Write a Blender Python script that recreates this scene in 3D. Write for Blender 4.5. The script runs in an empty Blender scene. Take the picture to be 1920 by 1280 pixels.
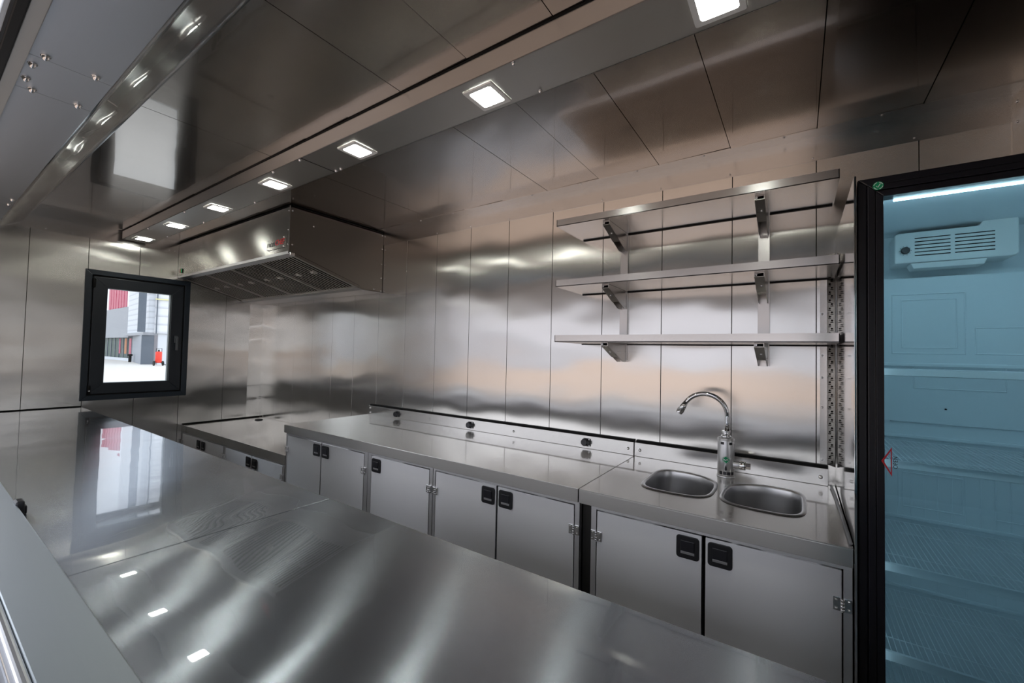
import bpy, bmesh, math, random
from mathutils import Vector, Matrix
random.seed(7)
SC = bpy.context.scene
COL = SC.collection
H = 1.38                      # eye height above the trailer floor; coordinates below are eye-relative in z
PI = math.pi

# ------------------------------------------------------------------ camera
cam_d = bpy.data.cameras.new('camera'); cam = bpy.data.objects.new('camera', cam_d); COL.objects.link(cam)
yaw, pitch, roll = 6.00041784e-01, 2.92951103e-02, 2.18742643e-02
cy, sy, cp, sp = math.cos(yaw), math.sin(yaw), math.cos(pitch), math.sin(pitch)
fw = Vector((-sy*cp, cy*cp, sp)); rt = Vector((cy, sy, 0)); up = rt.cross(fw)
r2 = rt*math.cos(roll) + up*math.sin(roll); u2 = -rt*math.sin(roll) + up*math.cos(roll)
m = Matrix(((r2.x, u2.x, -fw.x), (r2.y, u2.y, -fw.y), (r2.z, u2.z, -fw.z))).to_4x4()
m.translation = Vector((0, 0, H)); cam.matrix_world = m
cam_d.sensor_width = 36; cam_d.lens = 784.8*36/1920; cam_d.clip_start = 0.01; cam_d.clip_end = 400
SC.camera = cam

# ------------------------------------------------------------------ world, exposure
SC.view_settings.view_transform = 'Standard'; SC.view_settings.look = 'None'
SC.view_settings.gamma = 1; SC.view_settings.use_curve_mapping = False
SC.view_settings.exposure = 0.0
W = bpy.data.worlds.new('overcast_sky'); SC.world = W; W.use_nodes = True
nt = W.node_tree; nt.nodes.clear()
wo = nt.nodes.new('ShaderNodeOutputWorld'); bg = nt.nodes.new('ShaderNodeBackground')
tc = nt.nodes.new('ShaderNodeTexCoord'); sx = nt.nodes.new('ShaderNodeSeparateXYZ'); cr = nt.nodes.new('ShaderNodeValToRGB')
nt.links.new(tc.outputs['Generated'], sx.inputs[0]); nt.links.new(sx.outputs['Z'], cr.inputs[0])
cr.color_ramp.elements[0].position = 0.0; cr.color_ramp.elements[0].color = (.90, .90, .92, 1)
cr.color_ramp.elements[1].position = 0.6; cr.color_ramp.elements[1].color = (.74, .79, .92, 1)
nt.links.new(cr.outputs[0], bg.inputs[0]); bg.inputs[1].default_value = 2.6
nt.links.new(bg.outputs[0], wo.inputs[0])
LAMP_STRENGTH = 34.0
SC.cycles.max_bounces = 16; SC.cycles.glossy_bounces = 10; SC.cycles.diffuse_bounces = 5; SC.cycles.transparent_max_bounces = 12

# ------------------------------------------------------------------ materials
MATS = {}
def pmat(name, color=(.5,.5,.5), metal=0, rough=.5, **kw):
    if name in MATS: return MATS[name]
    M = bpy.data.materials.new(name); M.use_nodes = True
    b = M.node_tree.nodes['Principled BSDF']
    b.inputs['Base Color'].default_value = (*color, 1); b.inputs['Metallic'].default_value = metal
    b.inputs['Roughness'].default_value = rough
    for k, v in kw.items():
        b.inputs[k.replace('_', ' ')].default_value = v
    MATS[name] = M
    return M
def steel(name, color=(.60,.585,.57), rough=.28, aniso=.8, tangent=(1,0,0), wave=.0, wscale=(3,3,3), coat=0., grain=.06, coat_rough=.03, wave2=0., w2scale=(1,1,1)):
    """brushed stainless sheet: highlights spread along `tangent`; `wave` is the oil-canning of thin sheet"""
    if name in MATS: return MATS[name]
    M = pmat(name, color, 1, rough)
    n = M.node_tree.nodes; l = M.node_tree.links; b = n['Principled BSDF']
    b.inputs['Anisotropic'].default_value = aniso
    t = n.new('ShaderNodeCombineXYZ')
    for i in range(3): t.inputs[i].default_value = tangent[i]
    l.new(t.outputs[0], b.inputs['Tangent'])
    b.inputs['Coat Weight'].default_value = coat; b.inputs['Coat Roughness'].default_value = coat_rough
    geo = n.new('ShaderNodeNewGeometry')
    # faint brushing: long streaks perpendicular to the spread direction
    mp = n.new('ShaderNodeVectorMath'); mp.operation = 'MULTIPLY'
    g = [260 if abs(tangent[i]) > .5 else 2.2 for i in range(3)]
    mp.inputs[1].default_value = g
    l.new(geo.outputs['Position'], mp.inputs[0])
    nz = n.new('ShaderNodeTexNoise'); nz.inputs['Scale'].default_value = 1; nz.inputs['Detail'].default_value = 2
    l.new(mp.outputs[0], nz.inputs['Vector'])
    mr = n.new('ShaderNodeMapRange'); mr.inputs['To Min'].default_value = rough*(1-grain); mr.inputs['To Max'].default_value = rough*(1+grain)
    l.new(nz.outputs['Fac'], mr.inputs['Value']); l.new(mr.outputs[0], b.inputs['Roughness'])
    nrm = None
    if wave > 0:
        ms = n.new('ShaderNodeVectorMath'); ms.operation = 'MULTIPLY'; ms.inputs[1].default_value = wscale
        l.new(geo.outputs['Position'], ms.inputs[0])
        nw = n.new('ShaderNodeTexNoise'); nw.inputs['Scale'].default_value = 1; nw.inputs['Detail'].default_value = 1.0
        nw.inputs['Roughness'].default_value = .35
        l.new(ms.outputs[0], nw.inputs['Vector'])
        bp = n.new('ShaderNodeBump'); bp.inputs['Strength'].default_value = 1; bp.inputs['Distance'].default_value = wave
        l.new(nw.outputs['Fac'], bp.inputs['Height']); nrm = bp
        l.new(bp.outputs[0], b.inputs['Normal']); l.new(bp.outputs[0], b.inputs['Coat Normal'])
    return M
def emis(name, color, s):
    if name in MATS: return MATS[name]
    M = bpy.data.materials.new(name); M.use_nodes = True; n = M.node_tree.nodes; n.clear()
    o = n.new('ShaderNodeOutputMaterial'); e = n.new('ShaderNodeEmission'); e.inputs[0].default_value = (*color, 1); e.inputs[1].default_value = s
    M.node_tree.links.new(e.outputs[0], o.inputs[0]); MATS[name] = M
    return M
def pane(name, tint, gloss=.06):
    M = bpy.data.materials.new(name); M.use_nodes = True; n = M.node_tree.nodes; l = M.node_tree.links; n.clear()
    o = n.new('ShaderNodeOutputMaterial'); mx = n.new('ShaderNodeMixShader'); tr = n.new('ShaderNodeBsdfTransparent'); gl = n.new('ShaderNodeBsdfGlossy')
    fr = n.new('ShaderNodeFresnel'); fr.inputs[0].default_value = 1.5
    tr.inputs[0].default_value = (*tint, 1); gl.inputs['Roughness'].default_value = .01
    l.new(fr.outputs[0], mx.inputs[0]); l.new(tr.outputs[0], mx.inputs[1]); l.new(gl.outputs[0], mx.inputs[2]); l.new(mx.outputs[0], o.inputs[0])
    MATS[name] = M
    return M

S_WALL  = steel('steel_wall', rough=.21, aniso=.92, tangent=(1,0,0), wave=.009, wscale=(2.2,1,3.2), color=(.70,.685,.66))
S_END   = steel('steel_wall_end', rough=.23, aniso=.92, tangent=(0,1,0), wave=.010, wscale=(1,2.2,4.0), color=(.58,.565,.54))
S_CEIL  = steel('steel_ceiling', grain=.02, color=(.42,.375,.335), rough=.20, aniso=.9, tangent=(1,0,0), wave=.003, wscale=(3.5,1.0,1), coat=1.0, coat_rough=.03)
S_TOP   = steel('steel_worktop', grain=.015, rough=.26, aniso=.85, color=(.78,.765,.745), tangent=(0,.8,.6), wave=.0012, wscale=(3,2,1), coat=.8, coat_rough=.03)
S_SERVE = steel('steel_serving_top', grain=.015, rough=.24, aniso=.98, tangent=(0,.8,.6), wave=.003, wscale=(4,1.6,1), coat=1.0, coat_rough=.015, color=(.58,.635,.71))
S_SILL  = steel('steel_sill', rough=.40, aniso=.6, tangent=(0,.8,.6), color=(.58,.64,.68), coat=.1)
S_DOOR  = steel('steel_door', rough=.60, aniso=.96, tangent=(0,0,1), color=(.96,.955,.97), wave=.0004, wscale=(2,2,2))
for M_ in (S_DOOR,): M_.node_tree.nodes['Principled BSDF'].inputs['Metallic'].default_value = .92
S_FRAME = steel('steel_frame', rough=.40, aniso=.6, tangent=(0,.7,.7), color=(.74,.735,.75))
S_TRIM  = steel('steel_trim', rough=.22, aniso=.6, tangent=(0,.7,.7), color=(.58,.565,.55))
S_BEAM  = steel('steel_beam', rough=.36, aniso=.5, tangent=(0,.7,.7), color=(.50,.49,.475), coat=.1)
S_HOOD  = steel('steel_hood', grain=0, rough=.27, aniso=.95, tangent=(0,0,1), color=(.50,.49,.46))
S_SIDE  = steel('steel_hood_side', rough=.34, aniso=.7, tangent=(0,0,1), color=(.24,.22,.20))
S_SHELF = steel('steel_shelf', rough=.26, aniso=.7, tangent=(0,.7,.7), color=(.66,.65,.64))
S_MIRR  = steel('steel_polished', rough=.07, aniso=.2, tangent=(0,0,1), color=(.62,.61,.60), wave=.0006, wscale=(3,3,3))
S_FASC  = steel('steel_fascia_polished', grain=0, rough=.15, aniso=.9, tangent=(0,.74,.67), coat=1.0, coat_rough=.01, color=(.60,.66,.69), wave=.0002, wscale=(4.5,2,2))
S_SOFF  = steel('steel_soffit', rough=.42, aniso=.3, tangent=(0,1,0), color=(.50,.505,.52))
S_BASIN = steel('steel_basin', rough=.33, aniso=.3, tangent=(1,0,0), color=(.55,.55,.56))
S_BAFF  = pmat('steel_baffle', (.72,.70,.67), 1, .34)
CHROME  = pmat('chrome', (.72,.72,.73), 1, .06)
SCREW   = pmat('screw_steel', (.75,.75,.75), 1, .18)
FAUC    = pmat('satin_silver', (.62,.62,.63), .9, .38)
BLACK   = pmat('black_plastic', (.012,.012,.015), 0, .42)
BLACK2  = pmat('black_plastic_paddle', (.016,.016,.021), 0, .3)
SEAL    = pmat('black_seal', (.008,.008,.008), 0, .6, Specular_IOR_Level=.15)
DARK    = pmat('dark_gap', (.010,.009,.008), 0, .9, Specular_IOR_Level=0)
GREYP   = pmat('grey_sealant', (.20,.20,.21), 0, .4)
NAVY    = pmat('anthracite_frame', (.010,.018,.028), 0, .38)
NAVY2   = pmat('anthracite_sash', (.012,.017,.024), 0, .42)
WHITE   = pmat('white_plastic', (.82,.83,.82), 0, .4)
FRIDGE_B= pmat('fridge_black', (.008,.007,.011), 0, .34)
FRIDGE_W= pmat('fridge_lining', (.84,.89,.92), 0, .45)
FRIDGE_L= pmat('fridge_rack_white', (.90,.93,.95), 0, .5)
GREEN   = pmat('green_sticker', (.0,.30,.12), 0, .4)
STW     = pmat('sticker_white', (.85,.9,.87), 0, .4)
RED     = pmat('red_print', (.55,.012,.02), 0, .4)
PRINT   = pmat('black_print', (.01,.01,.012), 0, .4)
FLOORM  = pmat('floor_vinyl', (.56,.56,.57), 0, .45)
LAMP    = emis('lamp_diffuser', (.98, 1.0, .91), LAMP_STRENGTH)
LEDM    = emis('led_strip', (.80, .95, 1.0), 75.0)

# ------------------------------------------------------------------ mesh builder
class MB:
    def __init__(s): s.bm = bmesh.new(); s.mats = []
    def mi(s, mat):
        if mat is None: return 0
        if mat not in s.mats: s.mats.append(mat)
        return s.mats.index(mat)
    def _merge(s, b, mat, smooth=False):
        k = s.mi(mat)
        for f in b.faces: f.material_index = k; f.smooth = smooth
        me = bpy.data.meshes.new('t'); b.to_mesh(me); b.free(); s.bm.from_mesh(me); bpy.data.meshes.remove(me)
        return s
    def box(s, x0, x1, y0, y1, z0, z1, bev=0, mat=None, seg=2):
        b = bmesh.new(); bmesh.ops.create_cube(b, size=1)
        for v in b.verts:
            v.co = Vector(((x0+x1)/2+v.co.x*(x1-x0), (y0+y1)/2+v.co.y*(y1-y0), (z0+z1)/2+v.co.z*(z1-z0)))
        if bev: bmesh.ops.bevel(b, geom=list(b.edges), offset=bev, segments=seg, affect='EDGES', profile=.5)
        return s._merge(b, mat)
    def prism(s, pts, axis, a0, a1, bev=0, mat=None):
        """pts: 2D outline in the two other axes (in x,y,z order), extruded along axis"""
        b = bmesh.new()
        def P(p, a):
            c = list(p); c.insert(axis, a); return Vector(c)
        A = [b.verts.new(P(p, a0)) for p in pts]; B = [b.verts.new(P(p, a1)) for p in pts]
        n = len(pts)
        b.faces.new(A); b.faces.new(B[::-1])
        for i in range(n): b.faces.new((A[i], B[i], B[(i+1) % n], A[(i+1) % n]))
        bmesh.ops.recalc_face_normals(b, faces=b.faces)
        if bev: bmesh.ops.bevel(b, geom=list(b.edges), offset=bev, segments=2, affect='EDGES', profile=.5)
        return s._merge(b, mat)
    def cyl(s, p0, p1, r0, r1=None, n=24, mat=None, bev=0, smooth=True):
        r1 = r0 if r1 is None else r1
        p0, p1 = Vector(p0), Vector(p1); d = p1-p0
        b = bmesh.new(); bmesh.ops.create_cone(b, cap_ends=True, segments=n, radius1=r0, radius2=r1, depth=d.length)
        if bev:
            es = [e for e in b.edges if abs(e.verts[0].co.z-e.verts[1].co.z) < 1e-6]
            bmesh.ops.bevel(b, geom=es, offset=bev, segments=2, affect='EDGES', profile=.5)
        q = Vector((0,0,1)).rotation_difference(d.normalized())
        for v in b.verts: v.co = q @ v.co + (p0+p1)/2
        k = s.mi(mat)
        for f in b.faces: f.smooth = smooth and len(f.verts) <= 4; f.material_index = k
        me = bpy.data.meshes.new('t'); b.to_mesh(me); b.free(); s.bm.from_mesh(me); bpy.data.meshes.remove(me)
        return s
    def tube(s, pts, r, n=14, mat=None, caps=True):
        b = bmesh.new(); rings = []; pts = [Vector(p) for p in pts]
        rs = r if isinstance(r, (list, tuple)) else [r]*len(pts)
        nrm = None
        for i, p in enumerate(pts):
            t = (pts[min(i+1, len(pts)-1)]-pts[max(i-1, 0)]).normalized()
            if nrm is None:
                nrm = t.cross(Vector((0,0,1)) if abs(t.z) < .9 else Vector((0,1,0))).normalized()
            nrm = (nrm - t*nrm.dot(t)).normalized(); bn = t.cross(nrm)
            rings.append([b.verts.new(p+(nrm*math.cos(a)+bn*math.sin(a))*rs[i]) for a in [2*PI*k/n for k in range(n)]])
        for i in range(len(rings)-1):
            for k in range(n): b.faces.new((rings[i][k], rings[i][(k+1) % n], rings[i+1][(k+1) % n], rings[i+1][k]))
        if caps: b.faces.new(rings[0][::-1]); b.faces.new(rings[-1])
        bmesh.ops.recalc_face_normals(b, faces=b.faces)
        return s._merge(b, mat, True)
    def dome(s, c, r, nrm, h=.5, mat=None):
        b = bmesh.new(); bmesh.ops.create_uvsphere(b, u_segments=12, v_segments=8, radius=r)
        bmesh.ops.delete(b, geom=[v for v in b.verts if v.co.z < -1e-5], context='VERTS')
        q = Vector((0,0,1)).rotation_difference(Vector(nrm).normalized())
        for v in b.verts: v.co.z *= h*2; v.co = q @ v.co + Vector(c)
        return s._merge(b, mat, True)
    def quad(s, pts, mat=None):
        k = s.mi(mat); f = s.bm.faces.new([s.bm.verts.new(Vector(p)) for p in pts]); f.material_index = k
        return s
    def raw(s, b, mat=None, smooth=False): return s._merge(b, mat, smooth)

def rrect(cx, cyy, w, h, r, n=6):
    out = []
    for (sx_, sy_, a0) in ((1,1,0), (-1,1,90), (-1,-1,180), (1,-1,270)):
        for k in range(n+1):
            a = math.radians(a0+90*k/n); out.append((cx+sx_*(w/2-r)+r*math.cos(a), cyy+sy_*(h/2-r)+r*math.sin(a)))
    return out

def wloc(o):
    v = Vector((0,0,0))
    while o is not None: v += o.location; o = o.parent
    return v
def tag(o, label=None, cat=None, group=None, kind=None):
    if label: o['label'] = label
    if cat: o['category'] = cat
    if group: o['group'] = group
    if kind: o['kind'] = kind
    return o
def empty(name, loc, label, cat, group=None, kind=None):
    o = bpy.data.objects.new(name, None); COL.objects.link(o); o.location = (loc[0], loc[1], loc[2]+H)
    o.empty_display_size = .05
    return tag(o, label, cat, group, kind)
def obj(name, mb, mat, parent=None, label=None, cat=None, group=None, kind=None, origin=None):
    """link the builder as one mesh object; coordinates eye-relative; mat used for slot 0 when none given"""
    if not mb.mats: mb.mats = [mat]
    me = bpy.data.meshes.new(name)
    if parent is not None: off = wloc(parent)
    elif origin is not None: off = Vector(origin)+Vector((0,0,H))
    else: off = Vector((0,0,0))
    for v in mb.bm.verts: v.co += Vector((0,0,H)) - off
    mb.bm.to_mesh(me); mb.bm.free()
    for q in mb.mats: me.materials.append(q)
    o = bpy.data.objects.new(name, me); COL.objects.link(o)
    if parent is not None: o.parent = parent
    elif origin is not None: o.location = off
    return tag(o, label, cat, group, kind)
def kids(o): return [c for c in list(bpy.data.objects) if c.parent == o]
def copy_tree(o, parent=None, ch_of=None):
    if ch_of is None:
        ch_of = {}
        for c in bpy.data.objects:
            if c.parent: ch_of.setdefault(c.parent.name, []).append(c)
    c = o.copy(); COL.objects.link(c); c.parent = parent
    for q in ch_of.get(o.name, []): copy_tree(q, c, ch_of)
    return c

# screws share one mesh per facing direction
SCREW_ME = {}
def screw(parent, p, nrm=(0,-1,0), r=.0055, h=.45, name='screw'):
    key = (tuple(nrm), r, h)
    if key not in SCREW_ME:
        mb = MB().dome((0,0,0), r, nrm, h)
        mb.cyl((0,0,0), Vector(nrm)*.0012, r*1.25, n=14)
        me = bpy.data.meshes.new('screw'); mb.bm.to_mesh(me); mb.bm.free(); me.materials.append(SCREW); SCREW_ME[key] = me
    o = bpy.data.objects.new(name, SCREW_ME[key]); COL.objects.link(o); o.parent = parent
    o.location = Vector((p[0], p[1], p[2]+H)) - wloc(parent)
    return o
def text_mesh(body, size, mat, name, parent, M4, extrude=.0004, shear=0, spacing=1):
    cu = bpy.data.curves.new(name, 'FONT'); cu.body = body; cu.size = size; cu.extrude = extrude; cu.shear = shear
    cu.align_x = 'CENTER'; cu.align_y = 'CENTER'; cu.space_character = spacing; cu.resolution_u = 3
    to = bpy.data.objects.new('tmp', cu); COL.objects.link(to)
    dg = bpy.context.evaluated_depsgraph_get(); dg.update()
    me = bpy.data.meshes.new_from_object(to.evaluated_get(dg)); bpy.data.objects.remove(to)
    me.transform(M4 @ Matrix.Identity(4)); me.transform(Matrix.Translation(Vector((0,0,H))-wloc(parent)))
    me.materials.clear(); me.materials.append(mat)
    o = bpy.data.objects.new(name, me); COL.objects.link(o); o.parent = parent
    return o

# ------------------------------------------------------------------ key dimensions (eye-relative)
XL, XR = -4.611, .70        # end walls
YF, YB = .17, 2.13          # front (hatch) wall inner face, back wall
ZC, ZF = .935, -1.38        # ceiling, floor
SEAMS = [-.25 - .3115*k for k in range(-3, 14)]
SEAMS = sorted(s for s in SEAMS if XL+.06 < s < XR-.02)

# ================================================================== SETTING
def panels_back():
    mb = MB(); mb.box(XL, XR, YB+.004, YB+.05, ZF, ZC+.02, mat=DARK)
    e = [XL] + SEAMS + [XR]
    for a, b in zip(e, e[1:]): mb.box(a+.0014, b-.0014, YB, YB+.006, ZF, ZC, bev=.0006, mat=S_WALL, seg=1)
    return mb
obj('wall_back', panels_back(), None, kind='structure')
def panels_ceiling():
    mb = MB(); mb.box(XL, XR, .1, YB, ZC+.010, ZC+.04, mat=DARK)
    e = [XL] + SEAMS + [XR]
    for i, (a, b) in enumerate(zip(e, e[1:])):
        bmx = bmesh.new(); bmesh.ops.create_cube(bmx, size=1)
        t = [0.0018, 0, .0015, .0005, .002, .0008, .0012, 0, .0015][i % 9]      # slight overlap step between sheets
        for v in bmx.verts:
            v.co = Vector(((a+b)/2+v.co.x*(b-a-.003), (.1+YB)/2+v.co.y*(YB-.1), ZC+.004+v.co.z*.008 + (t*(v.co.x+.5) if v.co.z < 0 else 0)))
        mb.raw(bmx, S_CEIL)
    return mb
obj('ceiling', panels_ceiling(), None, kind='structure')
# left end wall with window opening Y .84..1.45, Z -.40...555
WY0, WY1, WZ0, WZ1 = .835, 1.452, -.405, .557
def end_wall():
    mb = MB()
    ys = [.12, .505, .815, 1.125, 1.435, 1.785, YB]
    for a, b in zip(ys, ys[1:]):
        segs = [(ZF, ZC)]
        if b > WY0 and a < WY1: segs = [(ZF, WZ0), (WZ1, ZC)]
        for z0, z1 in segs: mb.box(XL-.005, XL, a+.0013, b-.0013, z0, z1, bev=.0005, mat=S_END, seg=1)
    # the little strips of panel beside the opening
    mb.box(XL-.005, XL, .8163, WY0, WZ0, WZ1, mat=S_END); mb.box(XL-.005, XL, WY1, 1.7837, WZ0, WZ1, mat=S_END)
    mb.box(XL-.06, XL-.0045, .05, WY0-.005, ZF, ZC, mat=DARK); mb.box(XL-.06, XL-.0045, WY1+.005, YB+.05, ZF, ZC, mat=DARK)
    mb.box(XL-.06, XL-.0045, WY0-.005, WY1+.005, ZF, WZ0-.005, mat=DARK); mb.box(XL-.06, XL-.0045, WY0-.005, WY1+.005, WZ1+.005, ZC, mat=DARK)
    return mb
obj('wall_left', end_wall(), None, kind='structure')
obj('wall_right', MB().box(XR, XR+.05, .05, YB+.05, ZF, ZC), S_END, kind='structure')
HX0, HX1 = -3.75, .12        # hatch opening
fwm = MB()
fwm.box(XL, HX0, .12, .17, ZF, .80); fwm.box(HX1, XR, .12, .17, ZF, .80); fwm.box(HX0, HX1, .12, .17, ZF, -.50); fwm.box(XL, XR, .11, .17, .812, ZC+.04)
obj('wall_front', fwm, S_END, kind='structure')
obj('floor', MB().box(XL-.05, XR+.05, .05, YB+.05, ZF-.03, ZF), FLOORM, kind='structure')

# light beam box with rail
bmb = MB()
bmb.box(XL+.06, XR-.02, .992, 1.168, .864, .867, bev=.0008, seg=1); bmb.box(XL+.06, XR-.02, .992, .995, .864, .930, bev=.0008, seg=1); bmb.box(XL+.06, XR-.02, 1.165, 1.168, .864, ZC)
bmb.box(XL+.06, XL+.064, .992, 1.168, .864, ZC)
beam = obj('trim_1', bmb, S_BEAM, kind='structure', label='brushed steel lighting channel running along the ceiling')
obj('seal', MB().box(XL+.07, XR-.02, .989, .9995, .9295, ZC), SEAL, beam)
for x, y in [(-.70, .999), (-.70, 1.155), (.04,1.155), (-2.12, 1.0), (-1.90+.06, 1.155), (-1.80, 1.155), (-1.88, 1.0), (-3.25,1.0), (-2.66,1.158), (-3.95,1.0), (-3.4,1.158), (-4.1,1.158)]:
    screw(beam, (x, y, .864), (0,0,-1), .006, .8)
obj('joint_line', MB().box(-1.861, -1.859, .995, 1.165, .8625, .864), DARK, beam)

# ceiling / wall angle trims with screws
tb = MB().box(XL, .62, YB-.003, YB, .832, ZC-.001).box(XL, .62, 2.052, YB, ZC-.003, ZC, mat=None)
t2 = obj('trim_2', tb, S_TRIM, kind='structure', label='steel angle along back wall and ceiling')
for i in range(9):
    x = .36 - .31*i*1.0
    if x < -2.75: break
    screw(t2, (x, YB-.003, .845), (0,-1,0), .0042); screw(t2, (x-.10, 2.062, ZC-.003), (0,0,-1), .0042)
tl = MB().box(XL, XL+.003, .36, YB, .838, ZC-.001).box(XL, XL+.085, .36, YB, ZC-.003, ZC)
t3 = obj('trim_3', tl, S_TRIM, kind='structure', label='steel angle above the window')
for y in (.58, .72, .98, 1.32, 1.36): screw(t3, (XL+.003, y, .853), (1,0,0), .0045)
tc_ = MB().box(XL, XL+.003, 2.00, YB, -.705, .46).box(XL, XL+.075, YB-.003, YB, -.705, .46)
t4 = obj('trim_4', tc_, S_WALL, kind='structure', label='steel corner strip beside the low counter')
for z in (.35, .06, -.24, -.55): screw(t4, (XL+.003, 2.012, z), (1,0,0), .0045); screw(t4, (XL+.065, YB-.003, z), (0,-1,0), .0045)
tr_ = MB().box(.605, XR, YB-.004, YB, .50, ZC).box(XR-.004, XR, 2.03, YB, .5, ZC)
t5 = obj('trim_5', tr_, S_WALL, kind='structure', label='steel corner strip above the fridge')
for z in (.90, .83): screw(t5, (.618, YB-.004, z), (0,-1,0), .005)

# hatch head: flat soffit, polished sloping fascia, lintel bar, gasket
sf = MB()
for a, b in ((XL, -3.74), (-3.738, -3.555), (-3.553, -1.985), (-1.983, -1.735), (-1.733, XR)):
    sf.box(a, b, .168, .338, .790, .796, bev=.0006, seg=1)
t6 = obj('trim_6', sf, S_SOFF, kind='structure', label='grey steel soffit over the hatch')
for x, y in [(-1.712, .198), (-1.712, .298), (-1.968, .203), (-1.968, .303), (-3.58, .322), (-3.72, .322), (-3.58,.21),(-3.72,.21), (-1.79,.183), (-1.90,.183)]:
    screw(t6, (x, y, .790), (0,0,-1), .0085, .75)
def fascia():
    b = bmesh.new(); n = 90; ring = []
    for i in range(n+1):
        x = XL + (XR-XL)*i/n
        w = (.00012*math.sin(x*5.1)+.0001*math.sin(x*9.7+1.3)) * (1 if x > -3.4 else 8)
        row = []
        for k in range(7):
            t = k/6; y = .336+(.467-.336)*t; z = .790+(.876-.790)*t; bow = math.sin(PI*t)*(w-.0025)
            row.append(b.verts.new((x, y+bow*.55, z-bow*.836)))
        ring.append(row)
    for i in range(n):
        for k in range(6): b.faces.new((ring[i][k], ring[i+1][k], ring[i+1][k+1], ring[i][k+1]))
    bmesh.ops.solidify(b, geom=list(b.faces), thickness=.002)
    bmesh.ops.recalc_face_normals(b, faces=b.faces)
    return b
obj('trim_7', MB().raw(fascia(), None, True).box(XL, XR, .464, .467, .876, ZC+.002), S_FASC, kind='structure', label='polished sloping steel fascia')
obj('trim_8', MB().box(XL, XR, .139, .1675, .775, .812, bev=.002), pmat('aluminium_lintel', (.42,.40,.37), .7, .45), kind='structure')
obj('trim_9', MB().box(XL, XR, .118, .1385, .768, .812, bev=.003), SEAL, kind='structure')

# sill of the hatch
sl = MB().box(XL, XR, .118, .203, -.470, -.455, bev=.0025)
t10 = obj('trim_10', sl, S_SILL, kind='structure', label='raised steel hatch sill')
obj('trim_11', MB().box(XL, XR, .104, .1175, -.478, -.4535, bev=.005, seg=3), pmat('bright_aluminium', (.82,.83,.85), .8, .3), kind='structure')
ob = MB().box(XL, XR, -.16, .1035, -.492, -.474, bev=.003)
obj('trim_12', ob, steel('steel_outer_ledge', rough=.45, aniso=.2, color=(.66,.68,.72)), kind='structure', label='outer ledge below the hatch')

# ------------------------------------------------------------------ window in the end wall
win = bpy.data.objects.new('window_1', None); COL.objects.link(win); win.location = (XL, 1.14, WZ0+H); win['kind'] = 'structure'
def frame_x(x0, x1, y0, y1, z0, z1, w, bev=.002, mat=None):
    mb = MB()
    mb.prism([(y0,z0),(y1,z0),(y1-w,z0+w),(y0+w,z0+w)], 0, x0, x1, bev, mat); mb.prism([(y0,z1),(y1,z1),(y1-w,z1-w),(y0+w,z1-w)], 0, x0, x1, bev, mat)
    mb.prism([(y0,z0),(y0,z1),(y0+w,z1-w),(y0+w,z0+w)], 0, x0, x1, bev, mat); mb.prism([(y1,z0),(y1,z1),(y1-w,z1-w),(y1-w,z0+w)], 0, x0, x1, bev, mat)
    return mb
wf = frame_x(XL, XL+.012, .800, 1.487, -.442, .595, .040)
frm = obj('window_frame', wf, NAVY, win)
obj('reveal', frame_x(XL-.06, XL-.0005, .836, 1.451, -.404, .556, .012, .0005), SEAL, win)
sash = frame_x(XL-.05, XL+.006, .849, 1.438, -.391, .543, .085, .003)
so = obj('sash', sash, NAVY2, win)
obj('glass', MB().box(XL-.032, XL-.026, .925, 1.350, -.317, .463), pane('window_glass', (.94,.97,.97)), win)
gk = frame_x(XL-.050, XL-.012, .930, 1.353, -.310, .462, .006, .0005)
obj('glazing_gasket', gk, pmat('gasket_grey', (.25,.3,.32), 0, .5), so)
hd = MB().box(XL+.006, XL+.014, 1.383, 1.407, .03, .095, .003).cyl((XL+.014,1.395,.078), (XL+.034,1.395,.078), .008).box(XL+.028, XL+.040, 1.386, 1.404, -.035, .088, .004)
obj('handle', hd, pmat('handle_grey', (.10,.11,.12), .3, .35), win)
for z in (-.36, .49):
    obj('hinge', MB().box(XL+.004, XL+.022, .842, .860, z-.035, z+.035, .003).cyl((XL+.018,.846,z-.04), (XL+.018,.846,z+.04), .006), SEAL, win)
screw(frm, (XL+.024, .850, -.365), (1,0,0), .005)

# ================================================================== CEILING LIGHTS
lamp0 = empty('ceiling_light', (-4.38, 1.085, .864), '', 'light', 'square lights along the ceiling channel')
X0, Y0, Z0 = -4.38, 1.085, .8635
lf = MB()
for a in (1,):
    b = bmesh.new(); o_ = [b.verts.new((X0+x, Y0+y, Z0-.0005)) for x, y in rrect(0,0,.120,.120,.004,2)]
    i_ = [b.verts.new((X0+x, Y0+y, Z0-.004)) for x, y in rrect(0,0,.086,.086,.008,2)]
    n = len(o_)
    m_ = [b.verts.new((X0+x, Y0+y, Z0-.005)) for x, y in rrect(0,0,.116,.116,.004,2)]
    for k in range(n):
        b.faces.new((o_[k], o_[(k+1)%n], m_[(k+1)%n], m_[k])); b.faces.new((m_[k], m_[(k+1)%n], i_[(k+1)%n], i_[k]))
    bmesh.ops.recalc_face_normals(b, faces=b.faces); lf.raw(b, None)
obj('lamp_frame', lf, WHITE, lamp0)
obj('lamp_diffuser', MB().prism(rrect(X0, Y0, .087, .087, .008, 3), 2, Z0-.0042, Z0-.001), LAMP, lamp0)
LX = [-4.38, -3.68, -2.976, -2.276, -1.572, -.865, -.163, .50]
LL = ['square white ceiling light nearest the window end wall', 'square white ceiling light, second from the window end wall', 'square white ceiling light in front of the hood front, third from the window end',
      'square white ceiling light directly above the front right corner of the extractor hood', 'square white ceiling light between the hood and the middle of the channel', 'large square white ceiling light at centre with two chrome screws beside it',
      'largest square white ceiling light, cut off by the top edge of the photo', 'square white ceiling light over the fridge end of the channel']
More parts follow.
